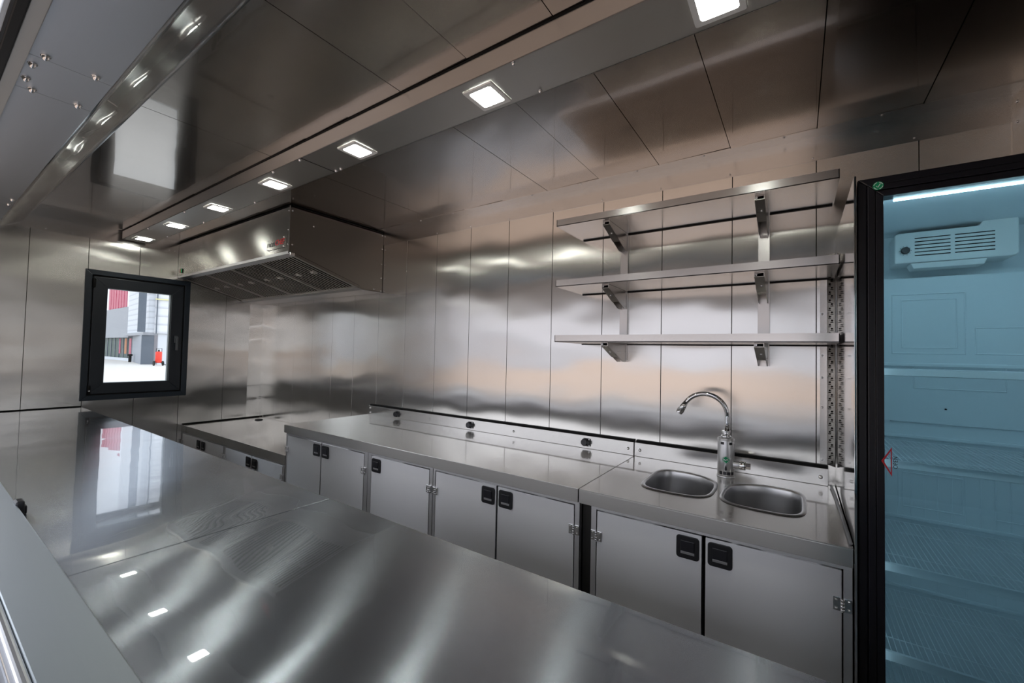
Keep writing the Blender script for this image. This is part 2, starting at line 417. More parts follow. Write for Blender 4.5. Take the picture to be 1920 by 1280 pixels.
for i, x in enumerate(LX[:7]):
    o = lamp0 if i == 0 else copy_tree(lamp0)
    o.location.x = x; o['label'] = LL[i]

# ================================================================== WORKTOPS
def slab(x0, x1, y0, y1, zt, lip, th=.003, lipback=.02):
    mb = MB(); mb.prism([(y0, zt), (y1, zt), (y1, zt-.02), (y0+lipback, zt-.02), (y0+lipback, zt-lip), (y0, zt-lip)], 0, x0, x1, .0014)
    return mb
# serving counter: two sheets
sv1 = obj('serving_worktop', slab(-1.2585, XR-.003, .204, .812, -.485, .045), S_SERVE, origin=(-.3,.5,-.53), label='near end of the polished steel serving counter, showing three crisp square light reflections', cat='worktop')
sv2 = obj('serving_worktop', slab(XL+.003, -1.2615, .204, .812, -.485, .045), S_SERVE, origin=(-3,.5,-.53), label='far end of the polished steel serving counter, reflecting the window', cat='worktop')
obj('seal', MB().box(XL+.0005, XL+.006, .2045, .812, -.4848, -.478), SEAL, sv2)
svb = MB().box(XL+.01, XR-.01, .226, .785, ZF, -.5325)
svc = obj('serving_cabinet', svb, S_DOOR, origin=(-2,.5,ZF), label='long steel base cabinet under the serving counter below the hatch', cat='cabinet')
lt = MB().box(-1.845, -1.80, .199, .2165, -.4845, -.445, .004).box(-1.835, -1.81, .2165, .222, -.4845, -.462, .002)
obj('hatch_catch', lt, BLACK, origin=(-1.82,.2,-.485), label='small black catch at the inner edge of the hatch sill', cat='catch')

# low counter on the left
low = obj('low_worktop', slab(XL+.003, -2.812, 1.470, YB-.004, -.708, .062), S_TOP, origin=(-3.7,1.8,-.76), label='low steel cooking worktop in the far corner under the extractor hood', cat='worktop')
obj('seal', MB().box(XL+.0005, XL+.008, 1.471, YB-.005, -.7078, -.697), SEAL, low)
obj('cable_grommet', MB().cyl((-4.40,2.03,-.708), (-4.40,2.03,-.700), .036, .033, bev=.002).cyl((-4.40,2.03,-.701), (-4.40,2.03,-.697), .020), BLACK, origin=(-4.40,2.03,-.708), label='round black cable grommet in the far corner of the low worktop', cat='grommet')
# middle counter
mid = obj('middle_worktop', slab(-2.806, -.681, 1.455, YB-.006, -.500, .052), S_TOP, origin=(-1.7,1.8,-.55), label='long steel middle worktop with three black sockets on its upstand', cat='worktop')
def upstand(parent, x0, x1, screws):
    u = obj('upstand', MB().box(x0, x1, 2.106, 2.118, -.4995, -.432, .0012), steel('steel_upstand', rough=.26, aniso=.6, tangent=(1,0,0), color=(.64,.63,.62)), parent)
    obj('seal', MB().box(x0+.004, x1, 2.1185, YB-.0005, -.499, -.421), SEAL, u)
    for x, z in screws: screw(u, (x, 2.106, z), (0,-1,0), .0085, .5)
    return u
upstand(mid, -2.802, -.684, [(-2.775,-.448), (-2.775,-.484), (-2.12,-.467), (-1.415,-.466), (-.712,-.467)])
# sink counter, with two holes
def bowl_outline(cx, cyy, w, d, inner, k=1.0, n=40):
    """soft rectangle whose inner rear corner is cut back for the tap; inner=+1: inner side is at +x"""
    out = []
    for i in range(n):
        a = 2*PI*i/n; c, s_ = math.cos(a), math.sin(a); e = 2/4.2
        x = math.copysign(abs(c)**e, c); y = math.copysign(abs(s_)**e, s_)
        # pull the rear inner corner forward
        t = max(0, x*inner)*max(0, y)
        y -= .30*t**1.3; x -= .10*t*inner
        t2_ = max(0, x*inner)*max(0, -y); y += .06*t2_
        out.append((cx+x*w/2*k, cyy+y*d/2*k))
    return out
BW = [(-.386, 1.785, .262, .345, 1), (-.106, 1.785, .262, .345, -1)]
def sink_top():
    b = bmesh.new()
    loops = [[(-.677, 1.455), (.122, 1.455), (.122, YB-.006), (-.677, YB-.006)]] + [bowl_outline(c, y, w-.012, d-.012, s_) for c, y, w, d, s_ in BW]
    es = []
    for L in loops:
        vs = [b.verts.new((x, y, -.500)) for x, y in L]
        es += [b.edges.new((vs[i], vs[(i+1) % len(vs)])) for i in range(len(vs))]
    bmesh.ops.triangle_fill(b, edges=es, use_beauty=True)
    ret = bmesh.ops.extrude_face_region(b, geom=list(b.faces))
    for g in ret['geom']:
        if isinstance(g, bmesh.types.BMVert): g.co.z -= .004
    bmesh.ops.recalc_face_normals(b, faces=b.faces)
    return b
st = MB().raw(sink_top(), None); st.box(-.677, .122, 1.455, 1.475, -.552, -.5035, .001)
sk = obj('sink_worktop', st, S_TOP, origin=(-.28,1.8,-.55), label='steel worktop at right carrying the double sink and tap', cat='worktop')
upstand(sk, -.6795, .100, [(-.652,-.467), (.075,-.467)])
# the sink itself
sink = empty('double_sink', (-.25, 1.785, -.5), 'pair of joined rounded steel sink bowls set in the right-hand worktop', 'sink')
def basin(c, y, w, d, s_):
    b = bmesh.new()
    prof = [(1.0, -.4985), (.985, -.4965), (.93, -.4962), (.905, -.4975), (.893, -.503), (.885, -.53), (.862, -.615), (.82, -.638), (.70, -.646), (.30, -.650), (.10, -.651)]
    rings = [[b.verts.new((px, py, z)) for px, py in bowl_outline(c, y, w, d, s_, k)] for k, z in prof]
    for r0, r1 in zip(rings, rings[1:]):
        n = len(r0)
        for i in range(n): b.faces.new((r0[i], r0[(i+1) % n], r1[(i+1) % n], r1[i]))
    b.faces.new(rings[-1]); bmesh.ops.recalc_face_normals(b, faces=b.faces)
    for f in b.faces: f.normal_flip()
    return b
for c, y, w, d, s_ in BW:
    o = obj('basin', MB().raw(basin(c, y, w, d, s_), None, True), S_BASIN, sink)
    obj('drain', MB().cyl((c, y, -.6505), (c, y, -.645), .030, bev=.002).cyl((c, y, -.645), (c, y, -.640), .012), CHROME, o)

# tap with built-in heater
FX, FY = -.253, 2.000
tap = empty('water_heater_tap', (FX, FY, -.5), 'silver swan-neck water heater tap with green tick sticker standing behind the sink', 'tap')
obj('base', MB().cyl((FX,FY,-.4995), (FX,FY,-.4925), .036, .034, 32, bev=.002), FAUC, tap)
tb_ = obj('body', MB().cyl((FX,FY,-.4925), (FX,FY,-.345), .0325, .0325, 40, bev=.0015).cyl((FX,FY,-.345), (FX,FY,-.336), .0345, .031, 40, bev=.002), FAUC, tap)
for z0, z1, span in ((-.487, -.474, 1), (-.362, -.351, 0)):
    mb = MB()
    for a0 in ((-130, -100, -75, -45) if span else (-120, -62)):
        pts = []
        for k in range(6):
            a = math.radians(a0+k*(24 if not span else 22)/5); pts.append((FX+.0331*math.cos(a), FY+.0331*math.sin(a)))
        for k in range(5, -1, -1):
            a = math.radians(a0+k*(24 if not span else 22)/5); pts.append((FX+.030*math.cos(a), FY+.030*math.sin(a)))
        mb.prism(pts, 2, z0, z1)
    obj('dark_band', mb, BLACK2, tb_)
cd = Vector((0-FX, 0-FY, 0)).normalized(); ca = math.atan2(cd.y, cd.x)
def on_body(u, v, r=.0329):      # u: metres around the body from the side facing the hatch, v: height
    a = ca + u/.0325
    return Vector((FX+r*math.cos(a), FY+r*math.sin(a), v))
def disc_on_body(cu, cv, r, n=28, rad=.0330):
    b = bmesh.new(); c = b.verts.new(on_body(cu, cv, rad)); pv = [b.verts.new(on_body(cu+r*math.cos(2*PI*k/n), cv+r*math.sin(2*PI*k/n), rad)) for k in range(n)]
    for k in range(n): b.faces.new((c, pv[k], pv[(k+1) % n]))
    bmesh.ops.recalc_face_normals(b, faces=b.faces)
    return b
stk = obj('green_sticker', MB().raw(disc_on_body(.000, -.424, .0135), None), GREEN, tb_, label='round green tick sticker')
tk = MB()
def strip_on_body(p, w, rad=.0333):
    b = bmesh.new(); L = []
    for i, (u, v) in enumerate(p):
        q0 = Vector(p[max(0,i-1)]); q1 = Vector(p[min(len(p)-1,i+1)]); t = (q1-q0).normalized(); nn = Vector((-t.y, t.x))*w
        L.append((b.verts.new(on_body(u+nn.x, v+nn.y, rad)), b.verts.new(on_body(u-nn.x, v-nn.y, rad))))
    for a, c in zip(L, L[1:]): b.faces.new((a[0], a[1], c[1], c[0]))
    return b
tk.raw(strip_on_body([(-.0045,-.424), (-.001,-.428), (.0055,-.419)], .0010), None)
for a0 in (20, 110, 200, 290):
    tk.raw(strip_on_body([(.0112*math.cos(math.radians(a0+k*10)), -.424+.0112*math.sin(math.radians(a0+k*10))) for k in range(7)], .0007), None)
obj('tick_mark', tk, STW, stk)
dr = bmesh.new(); vs = [dr.verts.new(on_body(u, v, .0331)) for u, v in [(0,-.444), (-.0035,-.456), (-.0045,-.464), (-.002,-.469), (.002,-.469), (.0045,-.464), (.0035,-.456)]]; dr.faces.new(vs)
obj('display_window', MB().raw(dr, None), PRINT, tb_)
obj('collar', MB().cyl((FX,FY,-.336), (FX,FY,-.328), .020, bev=.001).cyl((FX,FY,-.328), (FX,FY,-.312), .015, bev=.001).cyl((FX,FY,-.314), (FX,FY,-.307), .0175, bev=.0015), CHROME, tap)
arc = [(FX+.004, FY, -.31), (FX+.004, FY, -.275), (FX+.004, FY, -.25)]
R_ = .087; CX, CZ = FX+.004-R_, -.243
for k in range(0, 29):
    a = math.radians(k*152/28); arc.append((CX+R_*math.cos(a), FY-.0009*k, CZ+R_*math.sin(a)))
la = Vector(arc[-1]); td = (la-Vector(arc[-2])).normalized()
obj('spout', MB().tube(arc, .0098, 18), CHROME, tap)
obj('aerator', MB().cyl(la-td*.008, la+td*.042, .0098, .0165, 24).cyl(la+td*.042, la+td*.052, .0150, .0140, 24, bev=.001), CHROME, tap)
kb = MB().cyl((FX+.028,FY-.004,-.444), (FX+.052,FY-.004,-.444), .0165, bev=.0015)
obj('valve', kb, FAUC, tap)
obj('knob', MB().cyl((FX+.052,FY-.004,-.444), (FX+.074,FY-.004,-.444), .0175, bev=.0015).cyl((FX+.074,FY-.004,-.444), (FX+.092,FY-.004,-.444), .0125, n=8, bev=.001, smooth=False), CHROME, tap)

# sockets on the upstand
def make_socket():
    t = empty('power_socket', (-2.464, 2.106, -.467), '', 'socket', 'black sockets on the middle upstand')
    x, y, z = -2.464, 2.106, -.467
    obj('mounting_plate', MB().prism(rrect(x+.006, z, .046, .042, .005), 1, y-.0045, y-.0002, .0008), BLACK, t)
    l_ = obj('flap_lid', MB().cyl((x-.003,y-.0045,z), (x-.003,y-.019,z), .0205, .0185, 28, bev=.0025), BLACK2, t)
    obj('lid_hinge', MB().box(x+.015, x+.030, y-.018, y-.0045, z-.010, z+.010, .003), BLACK, t)
    for dx, dz in ((-.012,.017), (.022,.017), (.022,-.017)): screw(t, (x+dx, y-.0045, z+dz), (0,-1,0), .0026)
    return t
s0 = make_socket()
for i, (x, l) in enumerate([(-2.464, 'round black flap socket at the left end of the middle worktop upstand'), (-1.757, 'round black flap socket in the middle of the three on the upstand'), (-.945, 'round black flap socket nearest the sink on the upstand')]):
    o = s0 if i == 0 else copy_tree(s0)
    o.location.x = x; o['label'] = l

# ================================================================== CABINETS
def handle(parent, x, z, lab=None):
    """flush paddle latch, x,z = centre"""
    y = 1.4715
    h = obj('latch_handle', MB().prism(rrect(x, z, .070, .073, .010), 1, y-.005, y-.0003, .0018), BLACK, parent)
    obj('paddle', MB().box(x-.021, x+.021, y-.0085, y-.0045, z-.012, z+.022, .0016), BLACK2, h)
    obj('finger_slot', MB().box(x-.021, x+.021, y-.0056, y-.0046, z-.0215, z-.0135, .0003), pmat('slot_steel', (.55,.55,.57), .9, .35), h)
def hinge(parent, x, z, wide=.040):
    y = 1.4715
    g = MB().box(x-wide/2, x-.004, y-.004, y-.0003, z-.018, z+.018, .001).box(x+.004, x+wide/2, y-.004, y-.0003, z-.018, z+.018, .001)
    for k in range(4): g.cyl((x, y-.005, z-.018+k*.009), (x, y-.005, z-.018+k*.009+.0082), .0048, n=12)
    o = obj('hinge', g, CHROME, parent)
    for dx in (-wide/2+.007, wide/2-.007):
        for dz in (-.011, .011): screw(o, (x+dx, y-.004, z+dz), (0,-1,0), .0032)
def cabinet(name, label, x0, x1, zt, doors, group=None, btop=None):
    """doors: (xa, xb, hinge side). zt: door top"""
    c = empty(name, ((x0+x1)/2, 1.8, ZF), label, 'cabinet', group)
    zb = -1.27
    obj('body', MB().box(x0+.002, x1-.002, 1.494, YB-.012, ZF+.06, btop or zt+.010), DARK, c)
    obj('plinth', MB().box(x0+.004, x1-.004, 1.53, 1.545, ZF, ZF+.059), S_FRAME, c)
    ft = zt+.0185 if zt > -.7 else zt+.0115
    f = MB(); xs = [x0] + [v for d in doors for v in d[:2]] + [x1]
    g = .0035
    f.box(x0, x1, 1.472, 1.4935, zt+.004, ft, .0006, seg=1); f.box(x0, x1, 1.472, 1.4935, zb-.05, zb-.004, .0006, seg=1)
    f.box(x0, doors[0][0]-g, 1.472, 1.4935, zb-.004, zt+.004, .0006, seg=1); f.box(doors[-1][1]+g, x1, 1.472, 1.4935, zb-.004, zt+.004, .0006, seg=1)
    obj('face_frame', f, S_FRAME, c)
    for xa, xb, hs in doors:
        d = obj('door', MB().box(xa, xb, 1.4715, 1.489, zb, zt, .0011), S_DOOR, c)
        hx = xa if hs < 0 else xb; ox = xb-.042 if hs < 0 else xa+.042
        handle(d, ox, zt-.046 if zt > -.7 else zt-.050)
        wd = .034 if abs(hx+1.4535) < .03 else .042
        hinge(d, hx+hs*.0015, zt-.090 if zt > -.7 else zt-.075, wd)
        hinge(d, hx+hs*.0015, zb+.12, wd)
    return c
cabinet('sink_cabinet', 'steel double-door cabinet under the double sink, beside the glass fridge', -.634, .122, -.571, [(-.610, -.254, -1), (-.243, .099, 1)], btop=-.665)
cabinet('base_cabinet', 'steel double-door cabinet under the right end of the middle worktop, beside the sink cabinet', -1.449, -.681, -.571, [(-1.431, -1.072, -1), (-1.063, -.704, 1)], 'cabinets under the middle worktop')
cabinet('base_cabinet', 'narrow steel single-door cabinet in the middle, latch at its left edge', -1.945, -1.452, -.571, [(-1.915, -1.476, 1)], 'cabinets under the middle worktop')
cabinet('base_cabinet', 'steel double-door cabinet at the left end of the middle worktop, where the counter steps up', -2.806, -1.948, -.571, [(-2.788, -2.402, -1), (-2.392, -1.982, 1)], 'cabinets under the middle worktop')
cabinet('low_cabinet', 'low steel double-door cabinet under the cooking worktop, right one nearest the step', -3.725, -2.815, -.782, [(-3.705, -3.278, -1), (-3.268, -2.845, 1)], 'low cabinets under the cooking worktop')
cabinet('low_cabinet', 'low steel double-door cabinet under the cooking worktop, left one in the far corner', XL+.006, -3.728, -.782, [(-4.585, -4.182, -1), (-4.172, -3.750, 1)], 'low cabinets under the cooking worktop')
# dark filler post between middle and sink cabinets
obj('filler_panel', MB().box(-.6795, -.6355, 1.50, 1.51, ZF, -.5605), pmat('brown_filler', (.02,.018,.016), 0, .5), origin=(-.66,1.5,ZF), label='narrow dark filler panel recessed between the middle and sink cabinets', cat='panel')

# ================================================================== WALL SHELVES
UPX = [-.752, -.125]
for x, l in zip(UPX, ['flat steel wall upright carrying the left shelf brackets', 'flat steel wall upright carrying the right shelf brackets']):
    u = MB().box(x-.022, x+.022, YB-.0035, YB-.0003, -.03 if x > -.4 else -.02, .70, .0006, seg=1).box(x+.018, x+.022, YB-.016, YB-.0003, -.03 if x > -.4 else -.02, .70)
    obj('shelf_upright', u, S_SHELF, origin=(x, YB, -.03), label=l, cat='shelf upright', group='uprights behind the wall shelves')
def shelf(zt, label):
    s = empty('wall_shelf', (-.44, YB, zt-.034), label, 'shelf', 'steel wall shelves above the sink')
    x0, x1, y0 = -.997, .119, 1.830
    mb = MB().prism([(y0, zt), (YB-.002, zt), (YB-.002, zt-.030), (YB-.004, zt-.030), (YB-.004, zt-.004), (y0+.004, zt-.004), (y0+.004, zt-.034), (y0, zt-.034)], 0, x0, x1)
    mb.box(x0, x0+.003, y0, YB-.003, zt-.034, zt-.001); mb.box(x1-.003, x1, y0, YB-.003, zt-.034, zt-.001)
    mb.box(x0, x1, y0, YB-.003, zt-.0335, zt-.030)
    bd = obj('shelf_board', mb, S_SHELF, s)
    obj('seal', MB().box(x0+.01, x1-.005, YB-.007, YB-.0004, zt-.0395, zt-.034), SEAL, bd)
    for x in UPX:
        zb = zt-.0345
        xa = x-.022
        def web(xc): return MB().prism([(YB-.016, zb), (1.868, zb), (1.868, zb-.014), (YB-.035, zb-.088), (YB-.016, zb-.088)], 0, xc-.001, xc+.001)
        wb = MB()
        for xc in (x-.016, x+.016):
            wb.prism([(YB-.005, zb), (1.868, zb), (1.868, zb-.016), (YB-.045, zb-.092), (YB-.005, zb-.092)], 0, xc-.0012, xc+.0012)
        wb.box(x-.016, x+.016, 1.87, YB-.006, zb-.0025, zb)
        # sloping underside folded between the webs, only over the rear part
        wb.prism([(1.869, zb-.0145), (1.869, zb-.0165), (2.00, zb-.0672), (2.00, zb-.0652)], 0, x-.016, x+.016)
        br = obj('bracket', wb, steel('steel_bracket', rough=.28, aniso=.3, tangent=(0,0,1), color=(.5,.485,.47)), s)
        screw(br, (x-.010, 1.868, zb-.008), (0,-1,0), .003); screw(br, (x+.004, 1.93, zb-.043), (0,-.6,-.8), .0045)
    return s
shelf(.672, 'topmost of the three steel wall shelves above the sink')
shelf(.370, 'middle of the three steel wall shelves above the sink')
shelf(.097, 'lowest of the three steel wall shelves, just above the tap')

# partition panel next to the fridge
pt = obj('partition_panel', MB().box(.1245, .1300, 1.450, YB-.006, ZF, .503, .0008), S_MIRR, origin=(.127,1.8,ZF), label='polished steel side panel between the sink counter and the fridge', cat='panel')
# slotted rail in the corner
rl = empty('slotted_rail', (.10, YB, -.42), 'perforated steel rail fixed upright in the corner beside the fridge', 'rail')
fl = obj('flange', MB().box(.074, .097, YB-.003, YB-.0003, -.418, .418, .0004, seg=1), S_TRIM, rl)
for z in (.400, .375, .19, .02, -.07, -.19, -.40): screw(fl, (.081, YB-.003, z), (0,-1,0), .0052)
pf = MB().prism([(.097, YB-.004), (.0985, YB-.002), (.1220, YB-.038), (.1205, YB-.040)], 2, -.418, .43)
ps = obj('perforated_strip', pf, S_TRIM, rl)
hl = MB(); z = -.40; k = 0
while z < .40:
    t = .35 if k % 2 else .62
    cx_, cy_ = .097+(.1205-.097)*t, YB-.004+(-.036)*t
    d = Vector((.1205-.097, -.036, 0)).normalized(); nn = Vector((-.83, -.55, 0))
    p = Vector((cx_, cy_, z))+nn*.0012
    hl.cyl(p, p+nn*.0008, .0045 if z > .3 else .0036, n=10)
    hl.box(p.x-.004, p.x+.003, p.y-.002, p.y+.0005, z-.009, z-.006)
    z += .0165; k += 1
obj('slot_holes', hl, DARK, ps)
obj('sealant_bead', MB().tube([(.108,2.095,-.493), (.113,1.95,-.4945), (.117,1.70,-.4945), (.119,1.475,-.4945)], .0045, 10), GREYP, sk, label='grey sealant bead along the side panel')

# ================================================================== EXTRACTOR HOOD
hood = empty('extractor_hood', (-3.66, 1.8, .457), 'large wedge-shaped steel extractor hood with baffle filters over the low worktop', 'extractor hood')
hx0, hx1 = XL+.004, -2.705
shell = MB()
shell.box(hx0, hx1, 1.390, 1.393, .632, .927, .0006, mat=S_HOOD, seg=1)                       # front
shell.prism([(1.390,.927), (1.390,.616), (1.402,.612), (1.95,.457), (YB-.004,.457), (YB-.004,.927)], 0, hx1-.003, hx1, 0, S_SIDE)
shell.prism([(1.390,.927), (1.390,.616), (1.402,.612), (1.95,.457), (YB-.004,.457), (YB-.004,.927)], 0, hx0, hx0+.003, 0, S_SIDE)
shell.prism([(1.390,.6315), (1.390,.613), (1.402,.610), (1.428,.6025), (1.428,.612), (1.3935,.6315)], 0, hx0, hx1, 0, S_FRAME)   # lower front lip
shell.prism([(1.915,.466), (1.95,.455), (YB-.004,.455), (YB-.004,.461), (1.952,.461), (1.917,.472)], 0, hx0, hx1, 0, S_FRAME)   # rear gutter
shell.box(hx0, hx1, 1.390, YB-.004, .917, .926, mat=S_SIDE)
shell.prism([(1.43,.622), (1.92,.4825), (1.92,.4855), (1.43,.625)], 0, hx0, hx1, 0, DARK)  # near-black sheet behind the ribs stands in for the shaded cavity
shell.box(hx1-.006, hx1+.0006, 1.3885, 1.391, .616, .927, mat=S_TRIM)
obj('canopy', shell, None, hood)
obj('top_gap', MB().box(hx0, hx1, 1.396, YB-.006, .9275, ZC-.0035), SEAL, hood)
y0f, z0f, y1f, z1f = 1.430, .612, 1.915, .474
sd = Vector((0, y1f-y0f, z1f-z0f)); sl_ = sd.length; sd.normalize(); sn = Vector((0, sd.z, -sd.y))   # outward (down, forward)
def onf(x, t, o): return Vector((x, y0f, z0f)) + sd*t + sn*o
nf = 4; wfil = (hx1-hx0-.03)/nf
for i in range(nf):
    xa = hx0+.015+i*wfil; xb = xa+wfil-.004
    mb = MB()
    def bar(x0, x1, t0, t1, o0, o1, mat=S_BAFF, m=mb):
        b = bmesh.new(); vs = []
        for o in (o0, o1):
            for x, t in ((x0,t0), (x1,t0), (x1,t1), (x0,t1)): vs.append(b.verts.new(onf(x, t, o)))
        for q in ((0,1,2,3), (7,6,5,4), (0,4,5,1), (1,5,6,2), (2,6,7,3), (3,7,4,0)): b.faces.new([vs[j] for j in q])
        bmesh.ops.recalc_face_normals(b, faces=b.faces); m.raw(b, mat)
    bar(xa, xb, 0, .012, -.02, .002); bar(xa, xb, sl_-.012, sl_, -.02, .002); bar(xa, xa+.010, 0, sl_, -.02, .002); bar(xb-.010, xb, 0, sl_, -.02, .002)
    nb = 12; pitch_ = (wfil-.024)/nb
    for k in range(nb):
        xc = xa+.010+pitch_*(k+.5); hw = pitch_*.25
        b = bmesh.new(); rows = []
        for t in (.010, sl_-.010):
            rows.append([b.verts.new(onf(xc+dx, t, o)) for dx, o in ((-hw, -.007), (-hw*.95, -.0015), (-hw*.45, .0), (hw*.45, .0), (hw*.95, -.0015), (hw, -.007))])
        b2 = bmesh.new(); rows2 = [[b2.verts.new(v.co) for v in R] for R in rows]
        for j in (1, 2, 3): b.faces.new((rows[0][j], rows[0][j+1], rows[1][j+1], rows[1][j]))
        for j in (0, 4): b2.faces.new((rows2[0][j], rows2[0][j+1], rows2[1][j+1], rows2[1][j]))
        mb.raw(b, S_BAFF); mb.raw(b2, DARK)  # rib sides coloured near-black: shade between the baffles put into the material
    bf = obj('baffle_filter', mb, S_BAFF, hood)
    for xh in (xa+wfil*.30, xa+wfil*.72):
        hm = MB(); bar(xh-.020, xh+.020, .205, .245, .001, .004, m=hm)
        hm.tube([onf(xh-.013,.212,.003), onf(xh-.013,.214,.012), onf(xh+.013,.214,.012), onf(xh+.013,.212,.003)], .003, 8)
        obj('filter_handle', hm, CHROME, bf)
plate = obj('logo_plate', MB().box(-2.985, -2.757, 1.3865, 1.3895, .660, .735, .0008), S_HOOD, hood)
for x, z in ((-2.975,.728), (-2.975,.667), (-2.767,.728), (-2.767,.667)): screw(plate, (x, 1.3865, z), (0,-1,0), .006)
RX = Matrix.Rotation(PI/2, 4, 'X')
text_mesh('mono', .062, PRINT, 'lettering', plate, Matrix.Translation((-2.922, 1.3860, .699)) @ RX, shear=.25, spacing=.88)
text_mesh('CHEF', .052, RED, 'lettering', plate, Matrix.Translation((-2.820, 1.3860, .700)) @ RX, extrude=.0005, shear=.25, spacing=.92)
sw = obj('rocker_switch', MB().box(-4.535, -4.500, 1.383, 1.3895, .650, .690, .002), BLACK, hood)
obj('red_rocker', MB().box(-4.531, -4.518, 1.3805, 1.383, .655, .685, .001), RED, sw); obj('green_rocker', MB().box(-4.515, -4.505, 1.3805, 1.383, .655, .685, .001), emis('green_indicator', (.05,.6,.2), .6), sw)
for x in (-2.722,):
    for z in (.895, .77, .675): screw(hood, (x, 1.390, z), (0,-1,0), .0045)
for y, z in ((1.405,.895), (1.41,.675), (1.55,.83), (2.115,.905), (2.115,.80), (2.115,.68), (2.115,.57), (2.115,.468), (2.05,.475)): screw(hood, (hx1, y, z), (1,0,0), .0048)
obj('corner_latch', MB().box(hx1-.004, hx1+.012, 1.392, 1.425, .602, .622, .003), CHROME, hood)

# ================================================================== GLASS DOOR FRIDGE
fr = empty('display_fridge', (.41, 1.8, ZF), 'tall black glass-door display fridge with blue-lit empty racks at the right edge', 'fridge')
fx0, fx1 = .134, .690
fb = MB()
fb.box(fx0, fx0+.030, 1.520, 2.118, ZF+.05, .498, mat=FRIDGE_W); fb.box(fx1-.030, fx1, 1.520, 2.118, ZF+.05, .498, mat=FRIDGE_W)
fb.box(fx0, fx1, 2.060, 2.118, ZF+.05, .498, mat=FRIDGE_W); fb.box(fx0, fx1, 1.520, 2.118, .460, .498, mat=FRIDGE_W); fb.box(fx0, fx1, 1.520, 2.118, ZF+.05, -1.22, mat=FRIDGE_W)
fb.box(fx0-.0012, fx0, 1.522, 2.118, ZF+.05, .500, mat=FRIDGE_B); fb.box(fx0, fx1, 1.522, 2.118, .4982, .5005, mat=FRIDGE_B)
fb.box(fx0, fx1, 1.995, 2.060, ZF+.05, .297, bev=.004, mat=FRIDGE_W)   # moulded back, stands forward below the fan unit
cb = obj('cabinet', fb, None, fr)
obj('foot_plinth', MB().box(fx0+.01, fx1-.01, 1.54, 2.1, ZF, ZF+.049), FRIDGE_B, fr)
rg = MB()
for x0, x1, z0, z1 in ((.275,.46,.03,.24), (.30,.44,.05,.22), (.48,.60,.03,.12), (.27,.60,-.21,-.205), (.33,.55,-.09,.0), (.52,.62,-.50,-.36), (.30,.45,-.50,-.38)):
    for a in ((x0,x1,z0,z0+.004), (x0,x1,z1-.004,z1), (x0,x0+.004,z0,z1), (x1-.004,x1,z0,z1)): rg.box(a[0], a[1], 1.9925, 1.996, a[2], a[3], .0012, seg=1)
for z in (-.014, -.262, -.542, -.780): rg.box(.166, fx1-.032, 1.986, 1.996, z, z+.012, .003)
for k in range(14):
    rg.box(.19+k*.033, .194+k*.033, 1.9935, 1.996, -.54 if k % 2 else -.80, -.30, .0008, seg=1)
obj('moulded_ribs', rg, FRIDGE_W, cb)
dm = MB()
dz0, dz1 = -1.30, .497
for (a, b_, w, y0, y1, bv) in (((fx0, fx1), (dz0, dz1), .020, 1.470, 1.518, .003), ((fx0+.0205, fx1-.0205), (dz0+.0205, dz1-.0205), .016, 1.466, 1.516, .002), ((fx0+.037, fx1-.037), (dz0+.037, dz1-.037), .017, 1.469, 1.514, .002)):
    x0, x1 = a; z0, z1 = b_
    dm.prism([(x0,z0),(x1,z0),(x1-w,z0+w),(x0+w,z0+w)], 1, y0, y1, bv); dm.prism([(x0,z1),(x1,z1),(x1-w,z1-w),(x0+w,z1-w)], 1, y0, y1, bv)
    dm.prism([(x0,z0),(x0,z1),(x0+w,z1-w),(x0+w,z0+w)], 1, y0, y1, bv); dm.prism([(x1,z0),(x1,z1),(x1-w,z1-w),(x1-w,z0+w)], 1, y0, y1, bv)
door = obj('door', dm, FRIDGE_B, fr)
gl = obj('glass_pane', MB().box(fx0+.050, fx1-.050, 1.4785, 1.4835, dz0+.05, dz1-.05), pane('fridge_glass', (.66,.80,.85)), door)
obj('door_handle', MB().box(fx0-.006, fx0-.0003, 1.474, 1.500, -.345, -.205, .002), FRIDGE_B, door)
def disc_y(cx, cz, r, y, n=30):
    return MB().cyl((cx, y, cz), (cx, y-.0006, cz), r, n=n, smooth=False)
sk1 = obj('green_sticker', disc_y(.1765, .4715, .0115, 1.4655), GREEN, door, label='round green tick sticker on the black door frame')
tm = MB()
def strip_y(p, w, y=1.4645):
    b = bmesh.new(); L = []
    for i in range(len(p)):
        q0 = Vector(p[max(0,i-1)]); q1 = Vector(p[min(len(p)-1,i+1)]); t = (q1-q0).normalized(); nn = Vector((-t.y, t.x))*w
        L.append((b.verts.new((p[i][0]+nn.x, y, p[i][1]+nn.y)), b.verts.new((p[i][0]-nn.x, y, p[i][1]-nn.y))))
    for a, c in zip(L, L[1:]): b.faces.new((a[0], a[1], c[1], c[0]))
    return b
tm.raw(strip_y([(.1725,.4715), (.1758,.4675), (.1810,.4768)], .0009), None)
for a0 in (15, 105, 195, 285): tm.raw(strip_y([(.1765+.0092*math.cos(math.radians(a0+k*11)), .4715+.0092*math.sin(math.radians(a0+k*11))) for k in range(7)], .0007), None)
obj('tick_mark', tm, STW, sk1)
ar = bmesh.new(); o3 = [(.2015,-.221), (.1805,-.259), (.2015,-.297)]; c3 = ((.2015*2+.1805)/3, -.259)
i3 = [(c3[0]+(x-c3[0])*.66, c3[1]+(z-c3[1])*.72) for x, z in o3]
A = [ar.verts.new((x, 1.4645, z)) for x, z in o3]; B = [ar.verts.new((x, 1.4645, z)) for x, z in i3]
for k in range(3): ar.faces.new((A[k], A[(k+1)%3], B[(k+1)%3], B[k]))
obj('red_arrow', MB().raw(ar, None), RED, door, label='red triangle arrow outline')
